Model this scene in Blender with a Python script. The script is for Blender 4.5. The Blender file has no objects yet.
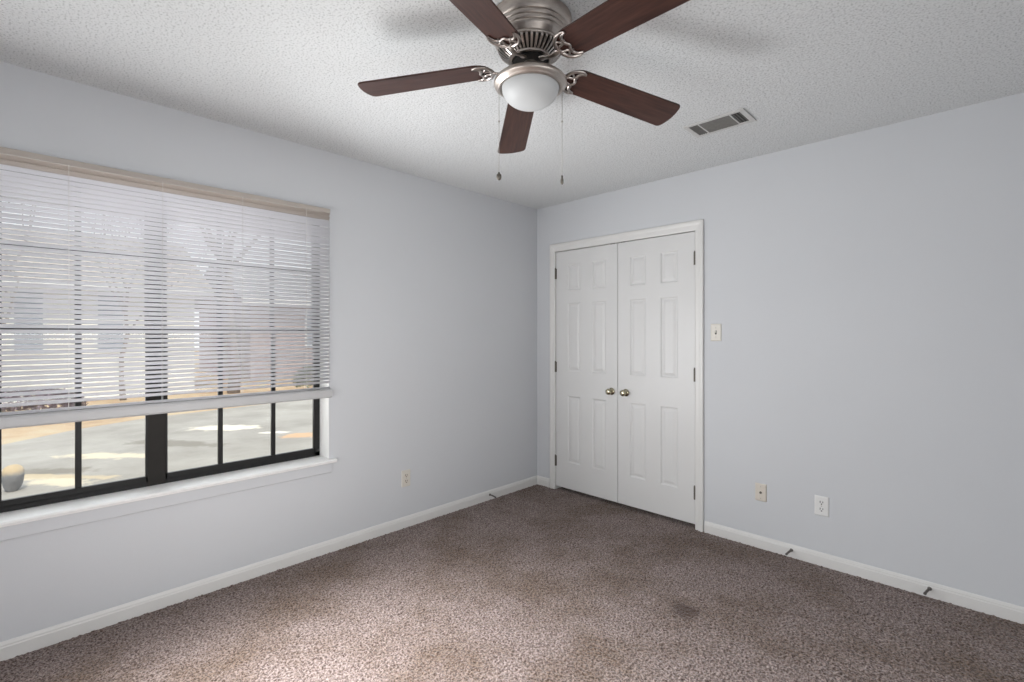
import bpy, bmesh, math, random
from math import sin, cos, pi, radians as R
from mathutils import Vector, Matrix
import numpy as np

S = bpy.context.scene
COL = S.collection
random.seed(7)

# ------------------------------------------------------------------ camera
cd = bpy.data.cameras.new('camera')
cd.sensor_width = 36.0
cd.lens = 486.166 / 1024 * 36.0
cd.shift_y = -(341.0 - 334.33) / 1024.0
cd.clip_start = 0.02
cam = bpy.data.objects.new('camera', cd)
cam.location = (2.8725, -3.2404, 1.3285)
cam.rotation_euler = (pi / 2, 0, 0.77704)
COL.objects.link(cam)
S.camera = cam

# ------------------------------------------------------------------ world, sun, lights, exposure
S.view_settings.view_transform = 'Standard'
S.view_settings.look = 'None'
S.view_settings.exposure = 0.0
S.view_settings.gamma = 1.0
S.view_settings.use_curve_mapping = False
S.cycles.use_denoising = True
S.cycles.max_bounces = 8
S.cycles.diffuse_bounces = 5
S.cycles.transparent_max_bounces = 24

w = bpy.data.worlds.new('sky')
S.world = w
w.use_nodes = True
wn = w.node_tree
wn.nodes.clear()
wo = wn.nodes.new('ShaderNodeOutputWorld')
wb = wn.nodes.new('ShaderNodeBackground')
tc = wn.nodes.new('ShaderNodeTexCoord')
sp = wn.nodes.new('ShaderNodeSeparateXYZ')
cr = wn.nodes.new('ShaderNodeValToRGB')
cr.color_ramp.elements[0].position = 0.0
cr.color_ramp.elements[0].color = (0.97, 0.98, 1.0, 1)
cr.color_ramp.elements[1].position = 0.6
cr.color_ramp.elements[1].color = (0.82, 0.89, 1.0, 1)
wn.links.new(tc.outputs['Generated'], sp.inputs[0])
wn.links.new(sp.outputs['Z'], cr.inputs[0])
wn.links.new(cr.outputs[0], wb.inputs['Color'])
wb.inputs['Strength'].default_value = 1.7
wn.links.new(wb.outputs[0], wo.inputs[0])


def lamp(name, kind, loc, rot, energy, color=(1, 1, 1), **kw):
    l = bpy.data.lights.new(name, kind)
    l.energy = energy
    l.color = color
    for k, v in kw.items():
        setattr(l, k, v)
    o = bpy.data.objects.new(name, l)
    o.location = loc
    o.rotation_euler = rot
    COL.objects.link(o)
    return o


# the sun stands behind this house, so the yard and the far facades are lit, the room is not
lamp('sun', 'SUN', (8, -4, 10), (0, R(33), R(-12)), 3.1, (1.0, 0.92, 0.81), angle=R(2))
# area lamps added to strengthen the big window's daylight: level and up from the bright ground, and down from the sky to the carpet
lamp('window_daylight', 'AREA', (0.12, -2.68, 1.08), (0, R(-90), 0), 22, (1.0, 1.0, 1.0),
     shape='RECTANGLE', size=0.9, size_y=1.5)
lamp('sky_at_window', 'AREA', (-0.30, -2.75, 1.40), (0, R(-72), 0), 17, (0.985, 0.99, 1.0),
     shape='RECTANGLE', size=1.35, size_y=1.62)
lamp('corner_fill', 'AREA', (0.30, -2.25, 1.05), (0, R(-112), R(38)), 10, (0.98, 0.99, 1.0),
     shape='RECTANGLE', size=0.6, size_y=0.6, spread=R(130))  # fill lamp added to lift the ceiling corner
lamp('window_skylight', 'AREA', (0.40, -2.75, 1.45), (0, R(-45), 0), 44, (0.97, 0.99, 1.0),
     shape='RECTANGLE', size=0.4, size_y=1.6, spread=R(95))
# soft fill lamps added at the two walls behind the camera
lamp('near_wall_fill', 'AREA', (3.36, -2.5, 1.1), (0, R(90), 0), 8.5, (1.0, 0.99, 0.97),
     shape='RECTANGLE', size=1.1, size_y=1.7, spread=R(85))
lamp('rear_wall_fill', 'AREA', (1.4, -3.78, 0.85), (R(90), 0, 0), 11, (1.0, 0.99, 0.97),
     shape='RECTANGLE', size=1.2, size_y=1.0, spread=R(120))

# ------------------------------------------------------------------ helpers


def link_obj(name, me, mats=(), parent=None, loc=None, rot=None):
    o = bpy.data.objects.new(name, me)
    COL.objects.link(o)
    for m in (mats if isinstance(mats, (list, tuple)) else [mats]):
        me.materials.append(m)
    if parent is not None:
        o.parent = parent
    if loc is not None:
        o.location = loc
    if rot is not None:
        o.rotation_euler = rot
    return o


def done(name, bm, mats, parent=None, loc=None, rot=None, smooth=False, angle=None):
    bmesh.ops.recalc_face_normals(bm, faces=bm.faces)
    me = bpy.data.meshes.new(name)
    if smooth:
        for f in bm.faces:
            f.smooth = True
    if angle is not None:
        for e in bm.edges:
            if len(e.link_faces) == 2 and e.calc_face_angle(0) > R(angle):
                e.smooth = False
    bm.to_mesh(me)
    bm.free()
    return link_obj(name, me, mats, parent, loc, rot)


def empty(name, loc=(0, 0, 0), rot=(0, 0, 0)):
    o = bpy.data.objects.new(name, None)
    o.empty_display_size = 0.1
    o.location = loc
    o.rotation_euler = rot
    COL.objects.link(o)
    return o


def tag(o, label, cat, group=None, kind=None):
    o['label'] = label
    o['category'] = cat
    if group:
        o['group'] = group
    if kind:
        o['kind'] = kind
    return o


def box(bm, x0, x1, y0, y1, z0, z1, bev=0.0, mat=0, seg=2):
    vs = [bm.verts.new((x, y, z)) for x in (x0, x1) for y in (y0, y1) for z in (z0, z1)]
    idx = [(0, 1, 3, 2), (4, 6, 7, 5), (0, 4, 5, 1), (2, 3, 7, 6), (0, 2, 6, 4), (1, 5, 7, 3)]
    fs = [bm.faces.new([vs[i] for i in q]) for q in idx]
    for f in fs:
        f.material_index = mat
    if bev > 0:
        es = list({e for f in fs for e in f.edges})
        r = bmesh.ops.bevel(bm, geom=es, offset=bev, segments=seg, affect='EDGES', profile=0.5)
        for f in r['faces']:
            f.material_index = mat
    return vs


def prism(bm, poly, axis, a, b, mat=0):
    """poly in the two other axes (in xyz order), extruded along axis from a to b"""
    def mk(p, t):
        c = list(p)
        c.insert(axis, t)
        return bm.verts.new(c)
    A = [mk(p, a) for p in poly]
    B = [mk(p, b) for p in poly]
    n = len(poly)
    fs = [bm.faces.new(A), bm.faces.new(B)]
    for i in range(n):
        fs.append(bm.faces.new((A[i], A[(i + 1) % n], B[(i + 1) % n], B[i])))
    for f in fs:
        f.material_index = mat


def lathe(bm, prof, n=48, mat=0, cap=True, c=(0, 0, 0), axis='z'):
    rings = []
    for r, z in prof:
        ring = []
        if r < 1e-6:
            p = (0, 0, z)
            ring = [bm.verts.new(p)]
        else:
            for i in range(n):
                a = 2 * pi * i / n
                ring.append(bm.verts.new((r * cos(a), r * sin(a), z)))
        rings.append(ring)
    fs = []
    for A, B in zip(rings, rings[1:]):
        if len(A) == 1 and len(B) == 1:
            continue
        for i in range(n):
            j = (i + 1) % n
            if len(A) == 1:
                fs.append(bm.faces.new((A[0], B[i], B[j])))
            elif len(B) == 1:
                fs.append(bm.faces.new((A[i], A[j], B[0])))
            else:
                fs.append(bm.faces.new((A[i], A[j], B[j], B[i])))
    if cap:
        for ring in (rings[0], rings[-1]):
            if len(ring) > 2:
                fs.append(bm.faces.new(ring))
    for f in fs:
        f.material_index = mat
    vs = [v for r in rings for v in r]
    if axis == '-y':      # turn +z into -y
        for v in vs:
            x, y, z = v.co
            v.co = (x, -z, y)
    elif axis == 'x':
        for v in vs:
            x, y, z = v.co
            v.co = (z, x, y)
    for v in vs:
        v.co += Vector(c)
    return vs


def tube(bm, pts, rad, n=8, mat=0, flat=None, closed=False):
    """tube through pts; rad a number or list; flat=(normal, factor) squashes the section along a direction"""
    pts = [Vector(p) for p in pts]
    m = len(pts)
    rad = rad if isinstance(rad, (list, tuple)) else [rad] * m
    rings = []
    up = None
    for i, p in enumerate(pts):
        d = (pts[min(i + 1, m - 1)] - pts[max(i - 1, 0)])
        d.normalize()
        if up is None:
            up = Vector((0, 0, 1)) if abs(d.z) < 0.9 else Vector((1, 0, 0))
        s = d.cross(up)
        s.normalize()
        u = s.cross(d)
        u.normalize()
        up = u
        ring = []
        for k in range(n):
            a = 2 * pi * k / n
            off = (s * cos(a) + u * sin(a)) * rad[i]
            if flat:
                nn, ff = flat
                nn = Vector(nn)
                off -= nn * off.dot(nn) * (1 - ff)
            ring.append(bm.verts.new(p + off))
        rings.append(ring)
    for A, B in zip(rings, rings[1:]):
        for i in range(n):
            j = (i + 1) % n
            bm.faces.new((A[i], A[j], B[j], B[i])).material_index = mat
    bm.faces.new(rings[0]).material_index = mat
    bm.faces.new(rings[-1]).material_index = mat


def spline(pts, k=6):
    """Catmull-Rom through pts"""
    P = [Vector(p) for p in pts]
    P = [P[0] * 2 - P[1]] + P + [P[-1] * 2 - P[-2]]
    out = []
    for i in range(1, len(P) - 2):
        for j in range(k):
            t = j / k
            a, b, c, d = P[i - 1], P[i], P[i + 1], P[i + 2]
            out.append(0.5 * ((2 * b) + (c - a) * t + (2 * a - 5 * b + 4 * c - d) * t * t + (3 * b - a - 3 * c + d) * t ** 3))
    out.append(P[-2])
    return out


# ------------------------------------------------------------------ materials


class NT:
    def __init__(self, name):
        self.m = bpy.data.materials.new(name)
        self.m.use_nodes = True
        self.t = self.m.node_tree
        self.b = self.t.nodes['Principled BSDF']
        self.out = self.t.nodes['Material Output']
        self.co = None

    def n(self, kind, **kw):
        x = self.t.nodes.new(kind)
        for k, v in kw.items():
            if k[0] == '_':
                setattr(x, k[1:], v)
            else:
                x.inputs[k.replace('__', ' ')].default_value = v
        return x

    def l(self, a, b):
        self.t.links.new(a, b)

    def coord(self, scale=(1, 1, 1)):
        if self.co is None:
            self.co = self.n('ShaderNodeTexCoord')
        if scale == (1, 1, 1):
            return self.co.outputs['Object']
        mp = self.n('ShaderNodeMapping')
        mp.inputs['Scale'].default_value = scale
        self.l(self.co.outputs['Object'], mp.inputs['Vector'])
        return mp.outputs[0]

    def noise(self, scale, detail=3, rough=0.5, vec=None, stretch=(1, 1, 1)):
        x = self.n('ShaderNodeTexNoise', Scale=scale, Detail=detail, Roughness=rough)
        self.l(vec if vec is not None else self.coord(stretch), x.inputs['Vector'])
        return x.outputs['Fac']

    def ramp(self, fac, stops):
        x = self.n('ShaderNodeValToRGB')
        e = x.color_ramp.elements
        while len(e) < len(stops):
            e.new(0.5)
        for q, (p, c) in zip(e, stops):
            q.position = p
            q.color = tuple(c) + (1,) if len(c) == 3 else c
        self.l(fac, x.inputs[0])
        return x.outputs[0]

    def math(self, op, a, b=None, c=None):
        x = self.n('ShaderNodeMath', _operation=op)
        for i, v in enumerate((a, b, c)):
            if v is None:
                continue
            if isinstance(v, (int, float)):
                x.inputs[i].default_value = v
            else:
                self.l(v, x.inputs[i])
        return x.outputs[0]

    def mix(self, fac, a, b):
        x = self.n('ShaderNodeMix', _data_type='RGBA')
        for i, v in ((0, fac), (6, a), (7, b)):
            if isinstance(v, (int, float)):
                x.inputs[i].default_value = v
            elif isinstance(v, tuple):
                x.inputs[i].default_value = v + (1,) if len(v) == 3 else v
            else:
                self.l(v, x.inputs[i])
        return x.outputs[2]

    def bump(self, h, strength, dist):
        x = self.n('ShaderNodeBump', Strength=strength, Distance=dist)
        self.l(h, x.inputs['Height'])
        self.l(x.outputs[0], self.b.inputs['Normal'])
        return x


def plain(name, col, rough=0.5, metal=0.0, var=0.0, scale=30, spec=0.5, bump=0.0):
    t = NT(name)
    t.b.inputs['Roughness'].default_value = rough
    t.b.inputs['Metallic'].default_value = metal
    t.b.inputs['Specular IOR Level'].default_value = spec
    f = t.noise(scale)
    lo = tuple(max(0, c * (1 - var)) for c in col)
    hi = tuple(min(1, c * (1 + var)) for c in col)
    t.l(t.ramp(f, [(0.3, lo), (0.7, hi)]), t.b.inputs['Base Color'])
    if bump > 0:
        t.bump(f, bump, 0.002)
    return t.m


M = {}


def mat_wall():
    t = NT('wall_paint')
    t.b.inputs['Roughness'].default_value = 0.62
    t.b.inputs['Specular IOR Level'].default_value = 0.25
    f = t.noise(1.3, 4)
    t.l(t.ramp(f, [(0.3, (0.595, 0.610, 0.633)), (0.7, (0.61, 0.625, 0.648))]), t.b.inputs['Base Color'])
    t.bump(t.noise(140, 2), 0.06, 0.002)
    return t.m


def mat_ceiling():
    t = NT('popcorn_ceiling')
    t.b.inputs['Roughness'].default_value = 0.95
    t.b.inputs['Specular IOR Level'].default_value = 0.1
    v = t.n('ShaderNodeTexVoronoi', _feature='SMOOTH_F1', Scale=85.0, Smoothness=0.35)
    nz = t.n('ShaderNodeTexNoise', Scale=60.0, Detail=2.0)
    t.l(t.coord(), nz.inputs['Vector'])
    mv = t.n('ShaderNodeMix', _data_type='VECTOR')
    mv.inputs[0].default_value = 0.02
    t.l(t.coord(), mv.inputs[4])
    t.l(nz.outputs['Color'], mv.inputs[5])
    t.l(mv.outputs[1], v.inputs['Vector'])
    n1 = t.noise(95, 3, 0.6)
    blobs = t.math('SUBTRACT', 1.0, v.outputs['Distance'])
    n2 = t.noise(125, 3, 0.7)
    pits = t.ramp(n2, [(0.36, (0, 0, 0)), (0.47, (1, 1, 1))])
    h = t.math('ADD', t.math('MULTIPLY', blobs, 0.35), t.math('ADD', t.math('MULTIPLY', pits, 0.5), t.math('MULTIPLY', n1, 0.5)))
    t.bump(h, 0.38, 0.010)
    t.l(t.mix(pits, (0.43, 0.44, 0.442), (0.705, 0.718, 0.722)), t.b.inputs['Base Color'])  # shade of the popcorn pits is put into the colour
    return t.m


def mat_carpet():
    t = NT('carpet')
    t.b.inputs['Roughness'].default_value = 1.0
    t.b.inputs['Specular IOR Level'].default_value = 0.05
    t.b.inputs['Sheen Weight'].default_value = 0.38
    t.b.inputs['Sheen Roughness'].default_value = 0.45
    t.b.inputs['Sheen Tint'].default_value = (1.0, 0.97, 0.99, 1)
    f = t.noise(115, 2, 0.7)
    big = t.noise(1.9, 6, 0.68)
    col = t.ramp(f, [(0.37, (0.070, 0.047, 0.039)), (0.5, (0.176, 0.133, 0.118)), (0.63, (0.345, 0.28, 0.258))])
    col = t.mix(t.ramp(big, [(0.45, (0, 0, 0)), (0.62, (0.85, 0.85, 0.85))]), col, t.mix(t.ramp(f, [(0.38, (0, 0, 0)), (0.62, (1, 1, 1))]), (0.048, 0.030, 0.020), (0.185, 0.130, 0.096)))
    col2 = col
    # a worn dark spot
    co = t.coord()
    d = t.n('ShaderNodeVectorMath', _operation='DISTANCE')
    t.l(co, d.inputs[0])
    d.inputs[1].default_value = (1.828, -0.993, 0)
    spot = t.ramp(t.math('ADD', d.outputs['Value'], t.math('MULTIPLY', t.noise(14), 0.08)), [(0.075, (0.8, 0.8, 0.8)), (0.125, (0, 0, 0))])
    t.l(t.mix(spot, col2, (0.05, 0.03, 0.022)), t.b.inputs['Base Color'])
    t.bump(t.noise(220, 2), 0.5, 0.004)
    return t.m


def mat_wood():
    t = NT('dark_cherry_wood')
    t.b.inputs['Roughness'].default_value = 0.38
    f = t.noise(9, 4, 0.6, stretch=(0.6, 7, 7))
    g = t.noise(40, 3, 0.6, stretch=(0.35, 6, 6))
    h = t.math('ADD', t.math('MULTIPLY', f, 0.7), t.math('MULTIPLY', g, 0.3))
    t.l(t.ramp(h, [(0.35, (0.028, 0.012, 0.010)), (0.52, (0.058, 0.024, 0.018)), (0.7, (0.085, 0.040, 0.029))]), t.b.inputs['Base Color'])
    return t.m


def mat_nickel(name='brushed_nickel', col=(0.50, 0.45, 0.41), rough=0.38):
    t = NT(name)
    t.b.inputs['Metallic'].default_value = 1.0
    f = t.noise(60, 3, 0.6, stretch=(1, 1, 12))
    t.l(t.ramp(f, [(0.3, tuple(c * 0.9 for c in col)), (0.7, tuple(min(1, c * 1.08) for c in col))]), t.b.inputs['Base Color'])
    t.b.inputs['Roughness'].default_value = rough
    return t.m


def mat_slat(name, col, trans):
    t = NT(name)
    t.t.nodes.remove(t.b)
    d = t.n('ShaderNodeBsdfDiffuse')
    tr = t.n('ShaderNodeBsdfTranslucent')
    f = t.noise(6, 2)
    c = t.ramp(f, [(0.3, tuple(x * 0.97 for x in col)), (0.7, col)])
    t.l(c, d.inputs['Color'])
    t.l(c, tr.inputs['Color'])
    mx = t.n('ShaderNodeMixShader')
    mx.inputs[0].default_value = trans
    t.l(d.outputs[0], mx.inputs[1])
    t.l(tr.outputs[0], mx.inputs[2])
    t.l(mx.outputs[0], t.out.inputs['Surface'])
    return t.m


def mat_glass():
    t = NT('window_glass')
    t.t.nodes.remove(t.b)
    a = t.n('ShaderNodeBsdfTransparent', Color=(0.97, 0.985, 0.98, 1))
    g = t.n('ShaderNodeBsdfGlossy', Roughness=0.02)
    fr = t.n('ShaderNodeFresnel', IOR=1.45)
    mx = t.n('ShaderNodeMixShader')
    t.l(t.math('MULTIPLY', fr.outputs[0], 0.6), mx.inputs[0])
    t.l(a.outputs[0], mx.inputs[1])
    t.l(g.outputs[0], mx.inputs[2])
    t.l(mx.outputs[0], t.out.inputs['Surface'])
    return t.m


def ellipse_mask(t, x, y, rx, ry, ang, soft=0.35, nz=None):
    mp = t.n('ShaderNodeMapping', _vector_type='TEXTURE')
    mp.inputs['Location'].default_value = (x, y, 0)
    mp.inputs['Rotation'].default_value = (0, 0, ang)
    mp.inputs['Scale'].default_value = (rx, ry, 1000)
    t.l(t.coord(), mp.inputs['Vector'])
    ln = t.n('ShaderNodeVectorMath', _operation='LENGTH')
    t.l(mp.outputs[0], ln.inputs[0])
    d = t.math('ADD', ln.outputs['Value'], t.math('MULTIPLY', t.math('SUBTRACT', nz, 0.5), 2.2))
    mr = t.n('ShaderNodeMapRange')
    mr.inputs['From Min'].default_value = 1.0
    mr.inputs['From Max'].default_value = 1.0 - soft
    t.l(d, mr.inputs['Value'])
    return mr.outputs[0]


def mat_road():
    t = NT('old_asphalt')
    t.b.inputs['Roughness'].default_value = 0.9
    f = t.noise(1.1, 6, 0.65)
    fine = t.noise(60, 3, 0.6)
    nz = t.noise(5, 6, 0.7)
    c = t.ramp(f, [(0.3, (0.25, 0.23, 0.20)), (0.7, (0.40, 0.375, 0.335))])
    c = t.mix(t.math('MULTIPLY', fine, 0.3), c, (0.22, 0.21, 0.19))
    cream = (0.60, 0.52, 0.38)
    tan = (0.55, 0.35, 0.20)
    dark = (0.19, 0.17, 0.14)
    for (x, y, rx, ry, a, col) in ((-5.25, -2.95, 0.55, 0.20, 0.95, dark), (-5.75, -2.35, 0.75, 0.20, 0.75, cream),
                                   (-6.0, -1.55, 1.0, 0.22, 0.62, dark), (-6.85, -0.62, 0.62, 0.30, 0.9, (0.75, 0.67, 0.54)),
                                   (-5.8, -0.17, 0.28, 0.10, 0.9, (0.75, 0.69, 0.60)), (-5.25, 0.05, 0.42, 0.26, 1.0, tan),
                                   (-5.0, -3.0, 1.1, 0.12, 0.75, (0.48, 0.39, 0.26)), (-4.6, -2.9, 0.5, 0.18, 0.6, cream)):
        c = t.mix(t.math('MULTIPLY', ellipse_mask(t, x, y, rx, ry, a, 0.4, nz), 0.85), c, col)
    t.l(c, t.b.inputs['Base Color'])
    t.bump(fine, 0.5, 0.01)
    return t.m


def mat_lawn():
    t = NT('leaf_litter_lawn')
    t.b.inputs['Roughness'].default_value = 1.0
    f = t.noise(0.9, 6, 0.7)
    g = t.noise(30, 3, 0.6)
    c = t.ramp(f, [(0.3, (0.34, 0.22, 0.13)), (0.5, (0.50, 0.37, 0.24)), (0.72, (0.52, 0.46, 0.33))])
    t.l(t.mix(t.math('MULTIPLY', g, 0.3), c, (0.15, 0.11, 0.065)), t.b.inputs['Base Color'])
    t.bump(g, 0.6, 0.02)
    return t.m


def mat_brick(name, a, b, mortar):
    t = NT(name)
    t.b.inputs['Roughness'].default_value = 0.9
    x = t.n('ShaderNodeTexBrick', Scale=1.0)
    x.inputs['Color1'].default_value = a + (1,)
    x.inputs['Color2'].default_value = b + (1,)
    x.inputs['Mortar'].default_value = mortar + (1,)
    x.inputs['Brick Width'].default_value = 0.22
    x.inputs['Row Height'].default_value = 0.075
    x.inputs['Mortar Size'].default_value = 0.008
    mp = t.n('ShaderNodeMapping')
    mp.inputs['Rotation'].default_value = (R(90), 0, R(90))
    t.l(t.coord(), mp.inputs['Vector'])
    t.l(mp.outputs[0], x.inputs['Vector'])
    t.l(x.outputs['Color'], t.b.inputs['Base Color'])
    return t.m


def mat_siding(name, col):
    t = NT(name)
    t.b.inputs['Roughness'].default_value = 0.7
    wv = t.n('ShaderNodeTexWave', _wave_type='BANDS', _bands_direction='Z', _wave_profile='SAW', Scale=1.2)
    t.l(t.coord(), wv.inputs['Vector'])
    t.l(t.ramp(wv.outputs['Fac'], [(0.0, tuple(c * 0.85 for c in col)), (0.15, col)]), t.b.inputs['Base Color'])
    t.bump(wv.outputs['Fac'], 0.4, 0.02)
    return t.m


M['wall'] = mat_wall()
M['ceiling'] = mat_ceiling()
M['carpet'] = mat_carpet()
M['wood'] = mat_wood()
M['nickel'] = mat_nickel()
M['iron'] = mat_nickel('antique_nickel', (0.50, 0.455, 0.425), 0.3)
M['brass'] = mat_nickel('polished_brass', (0.47, 0.43, 0.31), 0.16)
M['hinge'] = plain('aged_hinge_metal', (0.16, 0.145, 0.125), 0.45, 0.8, 0.15)
M['black'] = plain('black_motor', (0.012, 0.011, 0.010), 0.5, 0.0, 0.1)
M['slot'] = plain('dark_slot', (0.02, 0.02, 0.02), 0.6, 0.0, 0.1)
M['trim'] = plain('white_trim_paint', (0.70, 0.695, 0.68), 0.38, 0, 0.012, 4)
M['door'] = plain('white_door_paint', (0.67, 0.67, 0.665), 0.42, 0, 0.012, 3)
M['sill'] = plain('white_sill_paint', (0.86, 0.86, 0.85), 0.35, 0, 0.01, 4)
M['frame'] = plain('dark_bronze_frame', (0.014, 0.0135, 0.0135), 0.42, 0.0, 0.12, spec=0.25)
M['mull'] = plain('dark_brown_mullion', (0.013, 0.011, 0.009), 0.5, 0.0, 0.1, spec=0.25)
M['slat'] = mat_slat('white_vinyl_slat', (0.83, 0.83, 0.86), 0.12)
M['slat_tan'] = mat_slat('tan_slat', (0.62, 0.555, 0.505), 0.11)  # tan tone for the topmost slats
M['rail'] = plain('white_vinyl_rail', (0.49, 0.49, 0.495), 0.4, 0, 0.01)
M['headrail'] = plain('beige_head_rail', (0.44, 0.395, 0.355), 0.5, 0, 0.02)
M['cord'] = plain('white_cord', (0.75, 0.74, 0.72), 0.8, 0, 0.03)
M['glass'] = mat_glass()
M['opal'] = plain('opal_glass', (0.56, 0.575, 0.58), 0.5, 0, 0.01, 3)
M['ventwhite'] = plain('vent_white_enamel', (0.54, 0.535, 0.525), 0.5, 0, 0.03)
M['ventdust'] = plain('dusty_louver', (0.16, 0.155, 0.145), 0.8, 0, 0.12, 60)
M['ivory'] = plain('ivory_plastic', (0.67, 0.64, 0.58), 0.4, 0, 0.01)
M['almond'] = plain('almond_plastic', (0.66, 0.61, 0.54), 0.4, 0, 0.015)
M['white_pl'] = plain('white_plastic', (0.76, 0.76, 0.75), 0.35, 0, 0.01)
M['screw'] = plain('screw_metal', (0.45, 0.43, 0.40), 0.35, 0.9, 0.05)
M['stop'] = plain('dull_steel_spring', (0.17, 0.16, 0.15), 0.4, 0.8, 0.1)
M['road'] = mat_road()
M['lawn'] = mat_lawn()
M['siding'] = mat_siding('cream_siding', (0.74, 0.72, 0.66))
M['brick'] = mat_brick('pale_brick', (0.44, 0.34, 0.32), (0.38, 0.30, 0.29), (0.48, 0.45, 0.43))
M['shingle'] = plain('tan_shingles', (0.46, 0.40, 0.34), 0.9, 0, 0.2, 9)
M['shingle2'] = plain('grey_shingles', (0.36, 0.35, 0.35), 0.9, 0, 0.2, 9)
M['pane'] = plain('dark_pane', (0.26, 0.29, 0.34), 0.15, 0, 0.1, 2)
M['ext_trim'] = plain('exterior_white_trim', (0.7, 0.69, 0.67), 0.6, 0, 0.02)
M['bark'] = plain('grey_bark', (0.24, 0.20, 0.17), 0.95, 0, 0.3, 12, bump=0.6)
M['leafp'] = plain('purple_grey_leaves', (0.20, 0.16, 0.18), 0.8, 0, 0.25, 8)
M['leafg'] = plain('dull_green_leaves', (0.16, 0.18, 0.12), 0.8, 0, 0.3, 8)
t_ = NT('mottled_rock')
t_.b.inputs['Roughness'].default_value = 0.9
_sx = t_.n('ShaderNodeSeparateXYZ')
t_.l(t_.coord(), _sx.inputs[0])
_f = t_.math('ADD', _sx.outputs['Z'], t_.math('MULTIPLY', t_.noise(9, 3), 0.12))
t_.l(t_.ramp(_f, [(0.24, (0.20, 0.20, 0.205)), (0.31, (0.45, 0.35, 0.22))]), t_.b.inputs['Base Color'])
t_.bump(t_.noise(20, 4), 0.6, 0.02)
M['rock'] = t_.m

# ------------------------------------------------------------------ room shell
H = 2.44
XN, YR = 3.42, -3.84          # the two walls behind the camera
WT = 0.16                     # wall thickness
WY0, WY1, WZ0, WZ1 = -3.592, -1.911, 0.552, 2.088     # window opening
DX0, DX1, DZ = 0.205, 1.448, 2.040                     # closet opening


def struct(o, label, cat):
    return tag(o, label, cat, kind='structure')


def blur(a):
    for ax in (0, 1):
        a = (np.roll(a, 1, ax) + 2 * a + np.roll(a, -1, ax)) / 4
    return a


def carpet_mesh():
    """slab whose top is a fine relief of tufts, skirted down to z = -0.12"""
    rng = np.random.default_rng(4)
    x0, x1, y0, y1, st = -0.02, XN + 0.02, YR - 0.02, 0.72, 0.0036
    nx, ny = int((x1 - x0) / st) + 1, int((y1 - y0) / st) + 1
    X, Y = np.meshgrid(np.linspace(x0, x1, nx), np.linspace(y0, y1, ny), indexing='ij')
    T = 0.0105                                     # tuft spacing
    gx, gy = int((x1 - x0) / T) + 4, int((y1 - y0) / T) + 4
    jx = rng.uniform(-0.42, 0.42, (gx, gy))
    jy = rng.uniform(-0.42, 0.42, (gx, gy))
    hh = rng.uniform(0.35, 1.0, (gx, gy))
    U, W = (X - x0) / T + 1.5, (Y - y0) / T + 1.5
    iu, iw = np.floor(U).astype(int), np.floor(W).astype(int)
    h = np.zeros_like(X)
    for a in (-1, 0, 1):
        for b in (-1, 0, 1):
            ku, kw = iu + a, iw + b
            d2 = (U - ku - 0.5 - jx[ku, kw]) ** 2 + (W - kw - 0.5 - jy[ku, kw]) ** 2
            h = np.maximum(h, hh[ku, kw] * np.clip(1 - d2 / 0.75, 0, 1))
    h = h * 0.0095 - 0.0045 + rng.normal(size=h.shape) * 0.0004
    co = np.stack([X, Y, h], -1).reshape(-1, 3)
    idx = np.arange(nx * ny).reshape(nx, ny)
    q = np.stack([idx[:-1, :-1], idx[1:, :-1], idx[1:, 1:], idx[:-1, 1:]], -1).reshape(-1, 4)
    base = len(co)
    bx = np.array([(x0, y0, -0.12), (x1, y0, -0.12), (x1, y1, -0.12), (x0, y1, -0.12)])
    co = np.vstack([co, bx])
    q = np.vstack([q, [[base + 3, base + 2, base + 1, base]]])
    me = bpy.data.meshes.new('floor')
    me.vertices.add(len(co))
    me.vertices.foreach_set('co', co.astype(np.float32).ravel())
    me.loops.add(q.size)
    me.loops.foreach_set('vertex_index', q.astype(np.int32).ravel())
    me.polygons.add(len(q))
    me.polygons.foreach_set('loop_start', np.arange(0, q.size, 4, dtype=np.int32))
    me.polygons.foreach_set('loop_total', np.full(len(q), 4, dtype=np.int32))
    me.polygons.foreach_set('use_smooth', np.ones(len(q), dtype=bool))
    me.update(calc_edges=True)
    me.validate()
    return me


struct(link_obj('floor', carpet_mesh(), M['carpet']), 'brown and taupe cut pile carpet covering the whole floor', 'floor')

bm = bmesh.new()
box(bm, -WT, XN + WT, YR - WT, 0.75, H, H + 0.12)
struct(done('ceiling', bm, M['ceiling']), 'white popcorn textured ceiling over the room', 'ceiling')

bm = bmesh.new()
box(bm, -WT, 0, YR - WT, WY0, 0, H)
box(bm, -WT, 0, WY1, 0.75, 0, H)
box(bm, -WT, 0, WY0, WY1, 0, WZ0)
box(bm, -WT, 0, WY0, WY1, WZ1, H)
struct(done('wall_left', bm, M['wall']), 'pale blue grey wall with the wide window in it', 'wall')

bm = bmesh.new()
box(bm, 0, DX0, 0, 0.12, 0, H)
box(bm, DX1, XN + WT, 0, 0.12, 0, H)
box(bm, DX0, DX1, 0, 0.12, DZ, H)
struct(done('wall_right', bm, M['wall']), 'pale blue grey wall with the white closet doors in it', 'wall')

bm = bmesh.new()
box(bm, 0, XN + WT, 0.70, 0.75, 0, H)
box(bm, 1.70, 1.75, 0.12, 0.70, 0, H)
struct(done('wall_closet', bm, M['wall']), 'inside wall of the closet behind the white double doors', 'wall')

bm = bmesh.new()
box(bm, XN, XN + WT, YR - WT, 0, 0, H)
struct(done('wall_near', bm, M['wall']), 'pale blue grey wall behind the camera facing the window', 'wall')
bm = bmesh.new()
box(bm, 0, XN, YR - WT, YR, 0, H)
struct(done('wall_rear', bm, M['wall']), 'pale blue grey wall behind the camera facing the closet', 'wall')

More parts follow.
